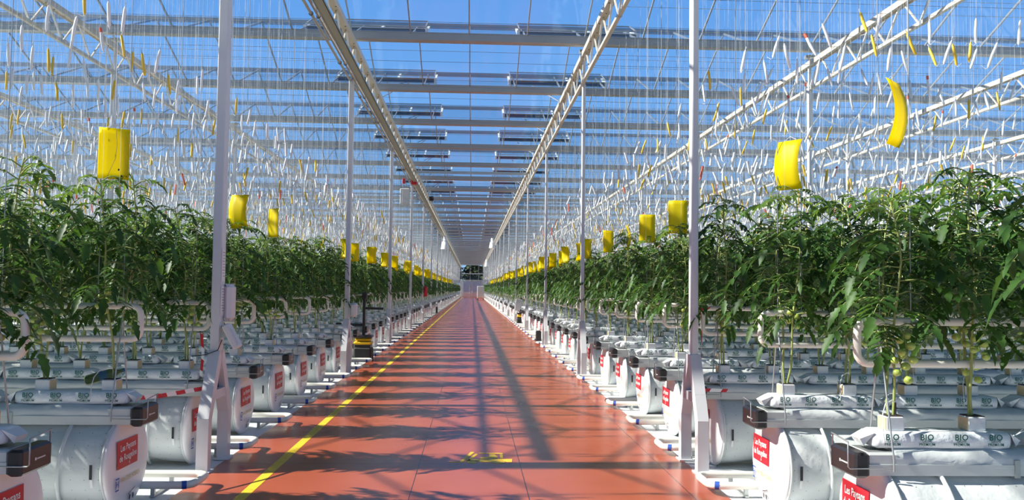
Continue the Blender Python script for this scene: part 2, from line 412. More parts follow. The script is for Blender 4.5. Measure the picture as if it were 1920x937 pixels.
P0 = 7.82
posts = []
for x, k, s in LINES:
    for j in range(20):
        y = P0+8*j
        if abs(x) > .66*y+.6: continue
        if k >= 3 and j > 13: continue
        if k == 0: lab = f'{ORD[j]} white steel post on the {side_name(s)} edge of the aisle, counted from the camera' if j < 8 else f'white steel post far down the {side_name(s)} edge of the aisle'
        elif k <= 2: lab = f'white steel post among the crop, {ORD[k-1]} line {side_name(s)} of aisle posts, {ORD[j]} back'
        else: lab = f'white steel post rising behind the crop canopy far to the {side_name(s)}'
        post(x, y, lab, k == 0)

def truss_meshes(mat):
    top = MB(); c = []
    w = .06; L0, L1 = -4, 4
    # C channel: web on top, two flanges, with punched holes shown as recessed dark plugs
    top.box(-w, w, L0, L1, 5.985, 5.995, mat); top.box(-w, -w+.006, L0, L1, 5.90, 5.99, mat); top.box(w-.006, w, L0, L1, 5.90, 5.99, mat)
    top.box(-w+.004, w-.004, L0, L1, 5.925, 5.932, mat)
    for i in range(16):
        y = L0+.25+i*.5
        top.cyl((-.02 if i % 2 else .02, y), .014, 5.921, 5.926, M['black'], 8)
    bot = MB().box(-.03, .03, L0, L1, 5.45, 5.51, mat, .006)
    for i in range(4): bot.box(-.033, .033, L0+1.95+i*2-.05, L0+1.95+i*2, 5.447, 5.513, M['galv'])
    web = MB()
    for i in range(8):
        y = L0+i
        web.beam((0, y, 5.48), (0, y+.45, 5.93), .022, .022, mat)
        web.beam((0, y+.55, 5.93), (0, y+1, 5.48), .03, .022, M['steel'])
    return top.mesh('top_chord'), bot.mesh('bottom_chord'), web.mesh('web_braces')
TM = truss_meshes(M['cream'])
for x, k, s in LINES:
    for j in range(-1, 20):
        y = P0+8*j+4
        if abs(x) > .66*(y+4)+1 or y < 4: continue
        if k >= 4 and j > 13: continue
        if y+4 > YEND+1: continue
        lab = (f'cream lattice truss above the {side_name(s)} edge of the aisle, {ORD[max(j,0)]} span from the camera' if k == 0 and j < 8 else
               f'cream lattice truss far down above the {side_name(s)} edge of the aisle' if k == 0 else
               f'cream lattice truss over the crop, {ORD[min(k-1, 6)]} line {side_name(s)} of the aisle')
        if k == 0 and s < 0: x = -2.18
        if k == 0 and s > 0: x = 2.02
        o = ob('roof_truss', None, loc=(x, y, 0)); T(o, lab, 'truss', 'lattice trusses under the roof')
        for me in TM: ob(me.name.split('.')[0], me, o)
# cable tray, pipe pair along the left truss
ct = MB(); ct.box(-2.16, -2.03, -12, 150, 5.40, 5.412, M['tray']); ct.box(-2.16, -2.154, -12, 150, 5.40, 5.44, M['tray']); ct.box(-2.036, -2.03, -12, 150, 5.40, 5.45, M['tray'])
T(ob('cable_tray', ct.mesh('cable_tray')), 'long grey cable tray hung beside the left aisle truss', 'cable tray')
for k, (x, z, lab) in enumerate(((-2.31, 5.43, 'outer'), (-2.26, 5.49, 'inner'))):
    p = ob('overhead_pipe', MB().tube([(x, -12, z), (x, 150, z)], .022, M['galv'], 8).mesh('overhead_pipe'))
    T(p, f'{lab} of two thin grey pipes under the left aisle truss', 'pipe')
    for j in range(18):
        y = 9.3+2.6*j+.3*k
        ob('pipe_clamp', MB().tube([(x+.03*math.cos(a), y, z+.03*math.sin(a)) for a in [i*math.pi/4 for i in range(8)]], .006, M['black'], 5, closed=True).mesh('pipe_clamp'), p)
# angled bracing rods across the aisle roof
brm = MB()
brm.beam((0, 0, 0), (1.6, 3.9, .0), .014, .014, M['dwire'])
for j in range(3, 12):
    y = G0+4*j
    for s in (-1, 1):
        T(ob('brace_rod', MB().beam((s*2.2-.1, y+.1, HG-.2), (s*1.25-.1, y+1.95, RZ-.1), .02, .02, M['bar']).mesh('brace_rod')), f'slanted dark brace rod from the {side_name(s)} truss up to the {ORD[j-3]} ridge', 'rod')

# ---------------------------------------------------------------- crop row hardware
def arc(c, r, a0, a1, n, plane, fixed):
    pts = []
    for i in range(n+1):
        a = R(a0+(a1-a0)*i/n); u, v = c[0]+r*math.cos(a), c[1]+r*math.sin(a)
        pts.append((u, fixed, v) if plane == 'xz' else (u, v, fixed) if plane == 'xy' else (fixed, u, v))
    return pts
LROW = 22.0
def build_row(s):
    d = {}
    X = lambda x: s*x
    # ---- perforated air duct: lying on the sheet, bulging near its tied end
    rr, zc = .318, .325
    du = MB(); n = 28; xs = [.19, .24, .34, .5, .8, 1.4, 2.4, 4, 7, 12, LROW]
    rs = [.30, .322, .318, .306, .312, .318, .312, .318, .315, .318, .318]
    vs = []; 
    for i, (x, r) in enumerate(zip(xs, rs)):
        for k in range(n):
            t = 2*math.pi*k/n; wob = 1+.018*math.sin(3*t+x*5)+.010*math.sin(9*t+i)*(1 if x < 3 else .3)
            vs.append((X(x), math.cos(t)*r*wob*1.12, zc+math.sin(t)*r*wob*.985))
    fs = [(i*n+k, i*n+(k+1) % n, (i+1)*n+(k+1) % n, (i+1)*n+k) for i in range(len(xs)-1) for k in range(n)]
    du.add(vs, fs, M['duct'], True); d['duct'] = du.mesh('duct')
    # end cap: slightly domed disc with a hem
    ec = MB(); rings = [(.0, .0), (.12, .004), (.24, .010), (.305, .022), (.328, .034), (.335, .05), (.322, .07)]
    vs = [(X(.145), 0, zc)]; fs = []; N = 36
    for r, dx in rings[1:]:
        for k in range(N):
            t = 2*math.pi*k/N; vs.append((X(.145+dx), r*1.15*math.cos(t), zc+r*math.sin(t)))
    for k in range(N): fs.append((0, 1+k, 1+(k+1) % N))
    for j in range(len(rings)-2):
        for k in range(N): fs.append((1+j*N+k, 1+(j+1)*N+k, 1+(j+1)*N+(k+1) % N, 1+j*N+(k+1) % N))
    ec.add(vs, fs, M['cap'], True)
    d['end_cap'] = ec.mesh('end_cap')
    hem = MB().tube([(X(.205), .332*1.15*math.cos(2*math.pi*k/32), zc+.332*math.sin(2*math.pi*k/32)) for k in range(32)], .010, M['film'], 6, closed=True)
    d['hem'] = hem.mesh('hem_ring')
    # text plane on the cap: u to the reader's right. Left discs (s=-1) face +X: right = +Y; right discs face -X: right = -Y
    def cp(off): return lambda x, y: (X(.145+.012-.018+off), (-s)*x, zc+.02+y)
    def dome(x, y, off):
        r = math.hypot(x/1.15, y); return (X(.145+.10*r*r*.9-off), (-s)*x, zc+y)
    sg = MB(); g = 6; w0, w1, h0, h1 = -.265, .085, -.015, .18
    vs = [dome(w0+(w1-w0)*i/g, h0+(h1-h0)*j/g, .004) for j in range(g+1) for i in range(g+1)]
    sg.add(vs, [(j*(g+1)+i, j*(g+1)+i+1, (j+1)*(g+1)+i+1, (j+1)*(g+1)+i) for j in range(g) for i in range(g)], M['red'])
    for body, cyy, sz in (('Les Paysans', .127, .048), ('de Rougeline', .057, .048)):
        text_mesh(sg, body, sz, lambda x, y: dome(x*1.18-.09, y*1.35+cyy+x*.04, .007), M['white'])
    text_mesh(sg, 'o', .04, lambda x, y: dome(x-.07, y+.010, .007), M['white'])
    d['sign'] = sg.mesh('red_sign')
    lg = MB()
    text_mesh(lg, 'VAN DER HOEVEN', .036, lambda x, y: dome(x*1.15-.03, y*1.3-.10, .005), M['ochre'])
    for b0, b1, z0, z1 in ((-.28, -.225, -.082, -.072), (-.28, -.225, -.162, -.152), (-.28, -.271, -.146, -.088), (-.234, -.225, -.146, -.088)):
        lg.add([dome(b0, z0, .005), dome(b1, z0, .005), dome(b1, z1, .005), dome(b0, z1, .005)], [(0, 1, 2, 3)], M['blue'])
    text_mesh(lg, 'H', .05, lambda x, y: dome(x-.2525, y*1.1-.117, .005), M['blue'])
    d['logo'] = lg.mesh('printed_logo')
    # little icons and hose, tag
    ic = MB()
    for u in (-.03, .03):
        p = [dome(u+.014*math.cos(a*math.pi/5), -.25+.022*math.sin(a*math.pi/5), .005) for a in range(10)]; ic.add(p, [tuple(range(10))], M['ink'])
    ic.add([dome(-.06, -.222, .005), dome(.06, -.190, .005), dome(.06, -.197, .005), dome(-.06, -.229, .005)], [(0, 1, 2, 3)], M['ink'])
    d['icons'] = ic.mesh('printed_icons')
    d['hook'] = MB().tube([(X(.14), 0, .585), (X(.125), 0, .60), (X(.125), 0, .62), (X(.14), 0, .635), (X(.14), .0, .66)], .004, M['dwire'], 5).mesh('hook')
    ho = MB(); f = -1   # the side seen from the camera is -Y
    ho.tube([(X(.50-.004*i+(.10*(i/12)**2)), -.368*math.cos(R(80-150*i/12)), zc+.335*math.sin(R(80-150*i/12))) for i in range(13)], .013, M['film'], 8)
    d['hose'] = ho.mesh('hose')
    tg = MB(); tg.add([(X(.27), -.370, .27), (X(.29), -.370, .27), (X(.29), -.372, .37), (X(.27), -.372, .37)], [(0, 1, 2, 3)], M['ink'])
    tg.add([(X(.27), -.352, .21), (X(.287), -.352, .21), (X(.287), -.368, .265), (X(.27), -.368, .265)], [(0, 1, 2, 3)], M['white'])
    d['tag'] = tg.mesh('size_tag')
    # ---- growing gutter
    gu = MB(); pr = [(-.135, .615), (.135, .615), (.135, .675), (.12, .675), (.12, .632), (-.12, .632), (-.12, .675), (-.135, .675)]
    n = len(pr); vs = [(X(x), a, b) for x in (.06, LROW) for a, b in pr]
    gu.add(vs, [(i, (i+1) % n, n+(i+1) % n, n+i) for i in range(n)]+[tuple(range(n))], M['grey'])
    for i in range(3): gu.box(X(.9+i*2.3), X(.93+i*2.3), -.141, .141, .605, .70, M['galv'])
    d['gutter'] = gu.mesh('gutter')
    eb = MB()
    vs = [(X(0), -.155, .615), (X(0), .155, .615), (X(0), .155, .735), (X(0), -.155, .735), (X(.1), -.155, .600), (X(.1), .155, .600), (X(.1), .155, .745), (X(.1), -.155, .745)]
    eb.box(X(.0), X(.085), -.16, .16, .605, .742, M['black'], .014); d['end_box'] = eb.mesh('end_box')
    bd = MB(); bd.add([(X(-.002), -s*-.03, .665), (X(-.002), -s*-.015, .665), (X(-.002), -s*-.015, .68), (X(-.002), -s*-.03, .68)], [(0, 1, 2, 3)], M['white'])
    bd.add([(X(-.002), -s*-.01, .668), (X(-.002), -s*.08, .668), (X(-.002), -s*.08, .676), (X(-.002), -s*-.01, .676)], [(0, 1, 2, 3)], M['grey'])
    d['badge'] = bd.mesh('box_badge')
    cl = MB().box(X(.085), X(.26), -.13, .13, .655, .735, M['grey'], .01); cl.box(X(.10), X(.24), -.10, .10, .733, .739, M['galv'])
    d['collar'] = cl.mesh('end_collar')
    sl = MB(); xs = [.24+i*.11 for i in range(16)]+[2.5+i*.8 for i in range(24)]
    ring = [(-.128, .66), (-.132, .70), (-.118, .738), (-.05, .752), (.05, .752), (.118, .738), (.132, .70), (.128, .66)]
    r2 = random.Random(3+s); vs = []
    for x in xs:
        for a, b in ring:
            j = .008 if x < 2.2 else .003; vs.append((X(x), a+r2.uniform(-j, j), b+r2.uniform(-j, j)))
    n = len(ring)
    sl.add(vs, [(i*n+k, i*n+k+1, (i+1)*n+k+1, (i+1)*n+k) for i in range(len(xs)-1) for k in range(n-1)], M['film'], True)
    d['sleeve'] = sl.mesh('film_sleeve')
    hs = []
    for x in (.22, 3.4, 6.6):
        h = MB()
        h.tube([(X(x), -.15, .64), (X(x), -.15, .70), (X(x), -.012, 1.32), (X(x), 0, 1.34), (X(x), .012, 1.32), (X(x), .15, .70), (X(x), .15, .64)], .005, M['wire'], 6)
        h.tube([(X(x), 0, 1.33), (X(x), 0, 5.46)], .003, M['wire'], 4)
        hs.append(h.mesh('hanger_rod'))
    d['hangers'] = hs
    g = MB(); r_ = .004
    g.tube([(X(.20), -.165, .66), (X(-.03), -.165, .66), (X(-.04), -.165, .67), (X(-.04), -.165, .79), (X(-.035), -.155, .80), (X(.01), .16, .80), (X(.02), .17, .79), (X(.02), .17, .67), (X(.03), .17, .66), (X(.20), .17, .66)], r_, M['wire'], 6)
    d['guard'] = g.mesh('wire_guard')
    # ---- upper pipe loop in the canopy
    x0 = .09; rb = .06; z0, z1 = 1.21, 1.445
    pts = [(X(LROW), 0, z0), (X(x0+1.5), 0, z0)]+[(X(x0+rb-rb*math.sin(R(a))), 0, z0+rb-rb*math.cos(R(a))) for a in (0, 22, 45, 68, 90)]
    pts += [(X(x0+rb-rb*math.cos(R(a))), 0, z1-rb+rb*math.sin(R(a))) for a in (0, 22, 45, 68, 90)]+[(X(x0+1.5), 0, z1), (X(LROW), 0, z1)]
    lp = MB().tube(pts, .0225, M['pipe'], 12); d['loop'] = lp.mesh('grow_pipe')
    d['loop_hook'] = MB().tube([(X(.40), 0, z1+.02), (X(.40), 0, z1+.05), (X(.40), 0, 5.46)], .004, M['wire'], 4).mesh('suspension_wire')
    d['loop_joint'] = [MB().tube([(X(.75), 0, q), (X(.80), 0, q)], .026, M['pipe'], 12).mesh('pipe_joint') for q in (z1, z0)]
    # ---- heating rail on the floor
    xe = -.19; h = .20; rb = .09; z = .085
    pts = [(X(LROW), -h, z), (X(.5), -h, z), (X(xe+rb), -h, z)]+[(X(xe+rb-rb*math.sin(R(a))), -h+rb-rb*math.cos(R(a)), z) for a in (22, 45, 68, 90)]
    pts += [(X(xe+rb-rb*math.cos(R(a))), h-rb+rb*math.sin(R(a)), z) for a in (0, 22, 45, 68, 90)]+[(X(.5), h, z), (X(LROW), h, z)]
    d['rail'] = MB().tube(pts, .030, M['pipe'], 12).mesh('rail_pipe')
    b = R(45); c0 = (X(xe+rb-rb*math.sin(R(10))), -h+rb-rb*math.cos(R(10)), z); c1 = (X(xe+rb-rb*math.sin(R(32))), -h+rb-rb*math.cos(R(32)), z)
    d['band'] = MB().tube([c0, c1], .032, M['blue'], 12).mesh('blue_band')
    d['sup'] = []
    for x in (.08, 1.7, 3.3):
        sp = MB().box(X(x), X(x+.03), -h-.03, h+.03, .0, .012, M['galv'])
        for q in (-h, h): sp.box(X(x), X(x+.03), q-.015, q+.015, .010, .062, M['galv'])
        d['sup'].append(sp.mesh('rail_support'))
    return d
ROWS = {-1: build_row(-1), 1: build_row(1)}

def row_labels(n, s):
    if n < 0: return 'nearest, partly outside the photo,'
    return None
def where(n, s):
    sd_ = side_name(s)
    if n < 0: return f'beside the camera, {sd_}'
    if n < 14: return f'in the {ORD[n]} row {sd_}'
    if n < 40: return f'well down the {sd_} side'
    return f'in the most distant {sd_} rows'
for s in (-1, 1):
    D = ROWS[s]; b = s*BX[s]
    for n in range(-1, NROW):
        y = rowY(n); near = n < 14; mid = n < 34
        W = where(n, s); sd_ = side_name(s)
        du = T(ob('air_duct', D['duct'], loc=(b, y+.07, 0)), f'fat white perforated air duct with round end cap {W}', 'air duct', f'white air ducts on the {sd_}')
        c = ob('end_cap', D['end_cap'], du)
        if mid:
            ob('red_sign', D['sign'], c, label='red sign with white lettering'); ob('hem_ring', D['hem'], c)
        if near:
            ob('printed_logo', D['logo'], c, label='blue and ochre printed logo'); ob('printed_icons', D['icons'], c)
            ob('hook', D['hook'], c); ob('hose', D['hose'], du); ob('size_tag', D['tag'], du, label='small black tag')
        g = T(ob('growing_gutter', D['gutter'], loc=(b, y, 0)), f'pale grey growing gutter with black end box {W}', 'gutter', f'growing gutters on the {sd_}')
        e = ob('end_box', D['end_box'], g, label='black plastic end box')
        ob('film_sleeve', D['sleeve'], g); ob('end_collar', D['collar'], g)
        if near: ob('box_badge', D['badge'], e)
        if mid:
            ob('wire_guard', D['guard'], g)
            for h in D['hangers'][:3 if near else 1]: ob('hanger_rod', h, g)
        l = T(ob('grow_pipe', D['loop'], loc=(b, y, 0)), f'cream pipe loop hung within the tomato foliage {W}', 'pipe', f'cream pipe loops on the {sd_}')
        if near: ob('suspension_wire', D['loop_hook'], l); [ob('pipe_joint', q, l) for q in D['loop_joint']]
        r_ = T(ob('heating_rail', D['rail'], loc=(b, y+.56, 0)), f'cream heating rail bend on the floor behind the duct {W}', 'pipe', f'floor heating rails on the {sd_}')
        if mid: ob('blue_band', D['band'], r_, label='blue tape band')
        for q in D['sup'][:3 if near else 1]: ob('rail_support', q, r_)

# ---------------------------------------------------------------- grow bags
def bag_mesh(seed):
    r = random.Random(seed); mb = MB(); L = .80; w = .09; h = .092
    ring = [(-w, .008), (-w-.004, .045), (-w+.004, h-.012), (-w+.02, h), (w-.02, h+.002), (w-.004, h-.012), (w+.004, .045), (w, .008), (w-.02, 0), (-w+.02, 0)]
    n = len(ring); xs = [0, .012, .04, .15, .3, .45, .6, .72, .77, .79, .80]; sc_ = [.35, .8, .98, 1, .98, 1, .99, 1, .96, .75, .4]
    vs = []
    for x, q in zip(xs, sc_):
        for a, b in ring: vs.append((x, a*q+r.uniform(-.002, .002), h/2+(b-h/2)*q+r.uniform(-.002, .002)))
    fs = [(i*n+k, (i+1)*n+k, (i+1)*n+(k+1) % n, i*n+(k+1) % n) for i in range(len(xs)-1) for k in range(n)]
    fs += [tuple(range(n)), tuple(range((len(xs)-1)*n+n-1, (len(xs)-1)*n-1, -1))]
    mb.add(vs, fs, M['bag'], True)
    # folded end flap
    mb.add([(-.03, -.05, .01), (-.03, .05, .01), (.02, .08, .085), (.02, -.08, .085), (-.055, -.06, .05), (-.055, .06, .05)], [(0, 1, 5, 4), (4, 5, 2, 3), (0, 4, 3), (1, 2, 5)], M['bag'])
    mb.add([(.83, -.05, .01), (.83, .05, .01), (.78, .08, .085), (.78, -.08, .085), (.85, -.06, .045), (.85, .06, .045)], [(1, 0, 4, 5), (5, 4, 3, 2), (4, 0, 3), (2, 1, 5)], M['bag'])
    return mb
def bag_print(x0):
    mb = MB()
    for cx in (0,):
        for body, sz, z in (('BIO', .046, .064), ('GROW', .017, .043), ('PREMIUM', .021, .026)):
            text_mesh(mb, body, sz, lambda x, y: (cx+x*1.0, -.0975, z+y), M['green_ink'], space=1.05)
    return mb
BAGS = [bag_mesh(i).mesh('grow_bag') for i in range(4)]; BPR = bag_print(0).mesh('bag_print')
def tucked(s, n): return .12
def bag_x(s, k):      # world x of the bag's left end
    a = BX[s]+.13+k*.94
    return a if s > 0 else -(a+.80)
bags = [(n, s, k) for s in (-1, 1) for n in range(0, NROW) for k in range(0, 6) if BX[s]+.13+k*.94 < .62*rowY(n)+1.8]
bags.sort(key=lambda q: (q[0]+q[2]*.9))
nb = 0; far_bags = []
POSN = ['at the aisle end', 'second from the aisle', 'third from the aisle', 'fourth from the aisle', 'fifth from the aisle', 'sixth from the aisle']
for n, s, k in bags:
    if nb < 300:
        o = ob('grow_bag', BAGS[(n*3+k) % 4], loc=(bag_x(s, k), rowY(n), .751), rot=(0, 0, rng.uniform(-.012, .012)))
        T(o, f'white BIO grow bag, {POSN[k]}, {where(n, s)}', 'grow bag', f'grow bags on the {side_name(s)} gutters')
        if n < 16: [ob('bag_print', BPR, o, loc=(.11+i*.193, 0, 0), label='dark green printed lettering') for i in range(4)]
        nb += 1
    else: far_bags.append((n, s, k))
if far_bags:
    fb = MB()
    for n, s, k in far_bags:
        x = bag_x(s, k); fb.box(x, x+.80, rowY(n)-.09, rowY(n)+.09, .751, .843, M['bag'], .01)
    ob('grow_bag', fb.mesh('distant_grow_bags'), kind='stuff', label='distant white grow bags on the far gutters along both sides', category='grow bag', group='distant grow bags')

# ---------------------------------------------------------------- tomato plants
def leaflet(P, d, up_, L, w, fine, droop):
    """numpy verts/quads for one leaflet from P along d"""
    d = d/np.linalg.norm(d); rgt = np.cross(d, up_); rgt = rgt/(np.linalg.norm(rgt)+1e-9); n = np.cross(rgt, d)
    if fine == 2:
        ts = np.array([0, .14, .27, .40, .53, .66, .82, 1]); hw = np.array([.05, .36, .26, .48, .30, .36, .20, 0])
    elif fine == 1:
        ts = np.array([0, .3, .62, 1]); hw = np.array([.06, .46, .36, 0])
    else:
        ts = np.array([0, .45, 1]); hw = np.array([.1, .5, 0])
    c = P+np.outer(ts*L, d)-np.outer(droop*L*ts**2, n if False else np.array([0, 0, 1.0]))
    W = hw*w
    a = c+np.outer(W, rgt)+np.outer(W*.35, n); b = c-np.outer(W, rgt)+np.outer(W*.35, n)
    m_ = len(ts); V = np.vstack([c, a, b]); i = np.arange(m_-1)
    Q = np.vstack([np.stack([i, i+1, m_+i+1, m_+i], 1), np.stack([i+1, i, 2*m_+i, 2*m_+i+1], 1)])
    return V, Q
class NB:
    def __init__(s): s.V = []; s.Q = []; s.n = 0; s.mi = []
    def add(s, V, Q, mi=0): s.V.append(V); s.Q.append(Q+s.n); s.n += len(V); s.mi.append(np.full(len(Q), mi))
    def out(s): return np.vstack(s.V), np.vstack(s.Q), np.concatenate(s.mi)
def np_tube(P, r, n=5):
    P = np.array(P, float); L = len(P); V = []; ref = np.array([0, 1., 0])
    for i in range(L):
        d = P[min(i+1, L-1)]-P[max(i-1, 0)]; d = d/(np.linalg.norm(d)+1e-9)
        u = ref-d*ref.dot(d)
        if np.linalg.norm(u) < .05: u = np.array([1., 0, 0])-d*d[0]
        u /= np.linalg.norm(u); w_ = np.cross(d, u); rr = r[i] if hasattr(r, '__len__') else r
        for k in range(n):
            t = 2*math.pi*k/n; V.append(P[i]+(u*math.cos(t)+w_*math.sin(t))*rr)
    Q = np.array([(i*n+k, i*n+(k+1) % n, (i+1)*n+(k+1) % n, (i+1)*n+k) for i in range(L-1) for k in range(n)])
    return np.array(V), Q
def leaf(nb_, r, P, az, L, fine, elev=.35, mi=0, sag=.8):
    out = np.array([math.cos(az), math.sin(az), 0]); side = np.array([-math.sin(az), math.cos(az), 0])
    f = lambda t: P+out*(L*t*(1-.12*t))+np.array([0, 0, L*(elev*t-sag*t*t)])
    if fine == 2: nb_.add(*np_tube([f(t) for t in (0, .25, .5, .75, .95)], [.0045, .004, .003, .0025, .0015], 4), 1)
    elif fine == 1: nb_.add(*np_tube([f(t) for t in (0, .5, .95)], .004, 3), 1)
    prs = {2: ((.26, .5), (.38, .8), (.51, 1.0), (.65, 1.05), (.79, .95), (.92, .72)), 1: ((.36, .8), (.62, 1.15), (.88, 1.05)), 0: ((.45, 1.5), (.8, 1.5))}[fine]
    for t, q in prs:
        tan = f(min(t+.05, 1))-f(t-.05); tan /= np.linalg.norm(tan)
        for sg in (-1, 1):
            d = tan*(.45+r.uniform(-.15, .2))+side*sg+np.array([0, 0, r.uniform(-.35, .15)])
            up_ = np.array([r.uniform(-.3, .3), r.uniform(-.3, .3), 1.0])
            nb_.add(*leaflet(f(t), d, up_, L*(.275 if fine == 2 else .31)*q*r.uniform(.75, 1.25), L*(.15 if fine == 2 else .18)*q, fine, r.uniform(.0, .42)), mi)
    tan = f(1.0)-f(.9)
    nb_.add(*leaflet(f(.97), tan, np.array([r.uniform(-.3, .3), r.uniform(-.3, .3), 1.0]), L*.34, L*.19, fine, r.uniform(.1, .45)), mi)
def stem_pts(r, lean, H):
    b = r.uniform(-.05, .05); pts = []
    for i in range(12):
        t = i/11; z = H*t
        pts.append((b*math.sin(t*3)+.014*math.sin(9*t+b*40)+r.uniform(-.006, .006)+lean[0]*t, lean[1]*min(1, t*1.3)+.01*math.sin(7*t), .07+z))
    return pts
def make_plant(seed, fine):
    """local origin: base of the block at z=0 (on the bag). returns stems, foliage (V,Q,mi), fruit spots"""
    r = random.Random(seed); stems = []; fo = NB(); fruits = []
    for q in (-1, 1):
        H = 1.42+r.uniform(-.10, .10)
        pts = stem_pts(r, (q*.05+r.uniform(-.06, .06), q*(.15+r.uniform(-.06, .06))), H)
        rad = [.0085-.004*i/11 for i in range(12)]
        stems.append((pts, rad)); A = np.array(pts); zt = A[:, 2]
        def at(z): return np.array([np.interp(z, zt, A[:, 0]), np.interp(z, zt, A[:, 1]), z])
        z = .54+r.uniform(0, .1); az = r.uniform(0, 6.28)
        top = zt[-1]
        while z < top-.015:
            t = (z-.50)/(top-.50); az += 2.4+r.uniform(-.4, .4)
            L = (.36 if t < .8 else .36-(t-.8)*1.1)*r.uniform(.8, 1.12)
            if fine == 0: L *= 1.12
            leaf(fo, r, at(z), az, L, fine, elev=r.uniform(.25, .5) if t < .85 else .95, mi=0 if t < .86 else 2, sag=r.uniform(.6, .95) if t < .85 else .9)
            z += {2: .042, 1: .052, 0: .078}[fine]*(1 if t < .8 else .6)
        for k in range(2):
            fruits.append(at(.40+r.uniform(0, .12)+k*.18)+np.array([r.uniform(-.03, .03), -.035, 0]))
    return stems, fo.out(), fruits
def block_mesh(flip):
    mb = MB(); w = .052
    mb.box(-w, w, -w, w, 0, .078, M['cubew'], .006)
    s_ = 1 if flip > 0 else -1
    mb.box(-s_*(w+.0015), -s_*(w-.012), -w+.004, w-.004, .004, .072, M['cube'])
    mb.box(-w+.006, w-.006, -w+.006, w-.006, .078, .083, M['soil'])
    return mb.mesh('rockwool_block')
BLK = {1: block_mesh(1), -1: block_mesh(-1)}
dp = MB(); dp.tube([(.02, -.015, .075), (.02, -.015, .15), (.012, -.02, .155)], .004, M['black'], 6)
DRIP = dp.mesh('dripper_peg')
dt = MB(); dt.tube([(.012, -.02, .155), (-.01, -.03, .165), (-.06, -.06, .15), (-.09, -.09, .10), (-.10, -.11, .03), (-.095, -.115, -.05)], .0032, M['twine'], 5); DTUBE = dt.mesh('drip_tube')
VAR = []
for i in range(7):
    st, (V, Q, mi), fr = make_plant(100+i, 2)
    sm = []
    for pts, rad in st: sm.append(MB().tube(pts, .01, M['stem'], 7, radii=rad).mesh('stem'))
    fm = np_mesh('foliage', V, Q, [M['leaf'], M['stem'], M['leafy']], mi)
    VAR.append((sm, fm, fr))
    r = random.Random(i); 
tomm = [MB().ball((0, 0, 0), .026*q, M['tomato'], 10, 7, (1, 1, .88)).mesh('tomato') for q in (1, .85)]
def truss_stalk(seed):
    r = random.Random(seed); mb = MB(); pts = []; spots = []
    P = Vector((0, 0, 0)); 
    for i in range(6):
        pts.append(P.copy()); P = P+Vector((r.uniform(-.01, .012), -.012, -.022+.004*i*-1))
    mb.tube(pts, .0028, M['stem'], 5)
    for i in range(5):
        c = pts[i+1]+Vector(((-1)**i*.026, r.uniform(-.012, .004), -.014)); spots.append((c, r.choice((0, 1))))
        mb.tube([pts[i+1], c+Vector((0, 0, .018))], .0018, M['stem'], 4)
    return mb.mesh('fruit_stalk'), spots
STK = [truss_stalk(i) for i in range(3)]

plants = []; outer = []
for s in (-1, 1):
    for n in range(-1, NROW):
        for k in range(0, 16):
            xl = .25+.465*k
            if BX[s]+xl > .62*rowY(n)+.75:
                if n < 12 and k < 9: outer.append((n, s, k, xl))   # just outside the photo's edge
                continue
            # importance: near, and near the aisle end
            plants.append((n, s, k, xl))
def score(q):
    n, s, k, xl = q; Y = rowY(n)
    hid = max(0, (BX[s]+xl)-BX[s]*1.35*Y/max(rowY(n-1), 1.5)) if n > 0 else 0
    return Y*(1 if k < 3 else 1.25)+hid*6
plants.sort(key=score)
indiv = plants[:290]; rest = plants[290:]+outer
FRUITN = 0
for n, s, k, xl in indiv:
    x = s*(BX[s]+xl+(.14 if n < 0 else .03)); v = rng.randrange(7); sm, fm, fr = VAR[v]
    flip = rng.random() < .5
    hs = rng.uniform(.93, 1.04)*((.89 if s < 0 else .95) if n < 1 else 1.04 if (n == 1 and s < 0) else 1)
    o = ob('tomato_plant', None, loc=(x, rowY(n), .843), rot=(0, 0, math.pi if flip else 0))
    pos = ('at the aisle end' if k == 0 else f'{ORD[k]} from the aisle')
    T(o, f'leafy green tomato plant {pos} {where(n, s)}', 'plant', f'tomato plants on the {side_name(s)}')
    ob('rockwool_block', BLK[s*(-1 if flip else 1)], o)
    for m_ in sm: q = ob('stem', m_, o); q.scale = (1, 1, hs)
    q = ob('foliage', fm, o); q.scale = (1, 1, hs)
    if n < 6 and abs(x) < .7*rowY(n):
        if not flip: ob('dripper_peg', DRIP, o, label='black dripper peg'); ob('drip_tube', DTUBE, o)
        near_side = [f_ for f_ in fr]
        for j, f_ in enumerate(near_side[:4]):
            if rng.random() < .45: continue
            sk, spots = STK[rng.randrange(3)]
            t_ = ob('fruit_stalk', sk, o, loc=(f_[0], f_[1], f_[2]*hs), rot=(0, 0, math.pi if flip else 0))
            for c, z in spots[:5 if n < 3 else 3]: ob('tomato', tomm[z], t_, loc=c, label='unripe green tomato')
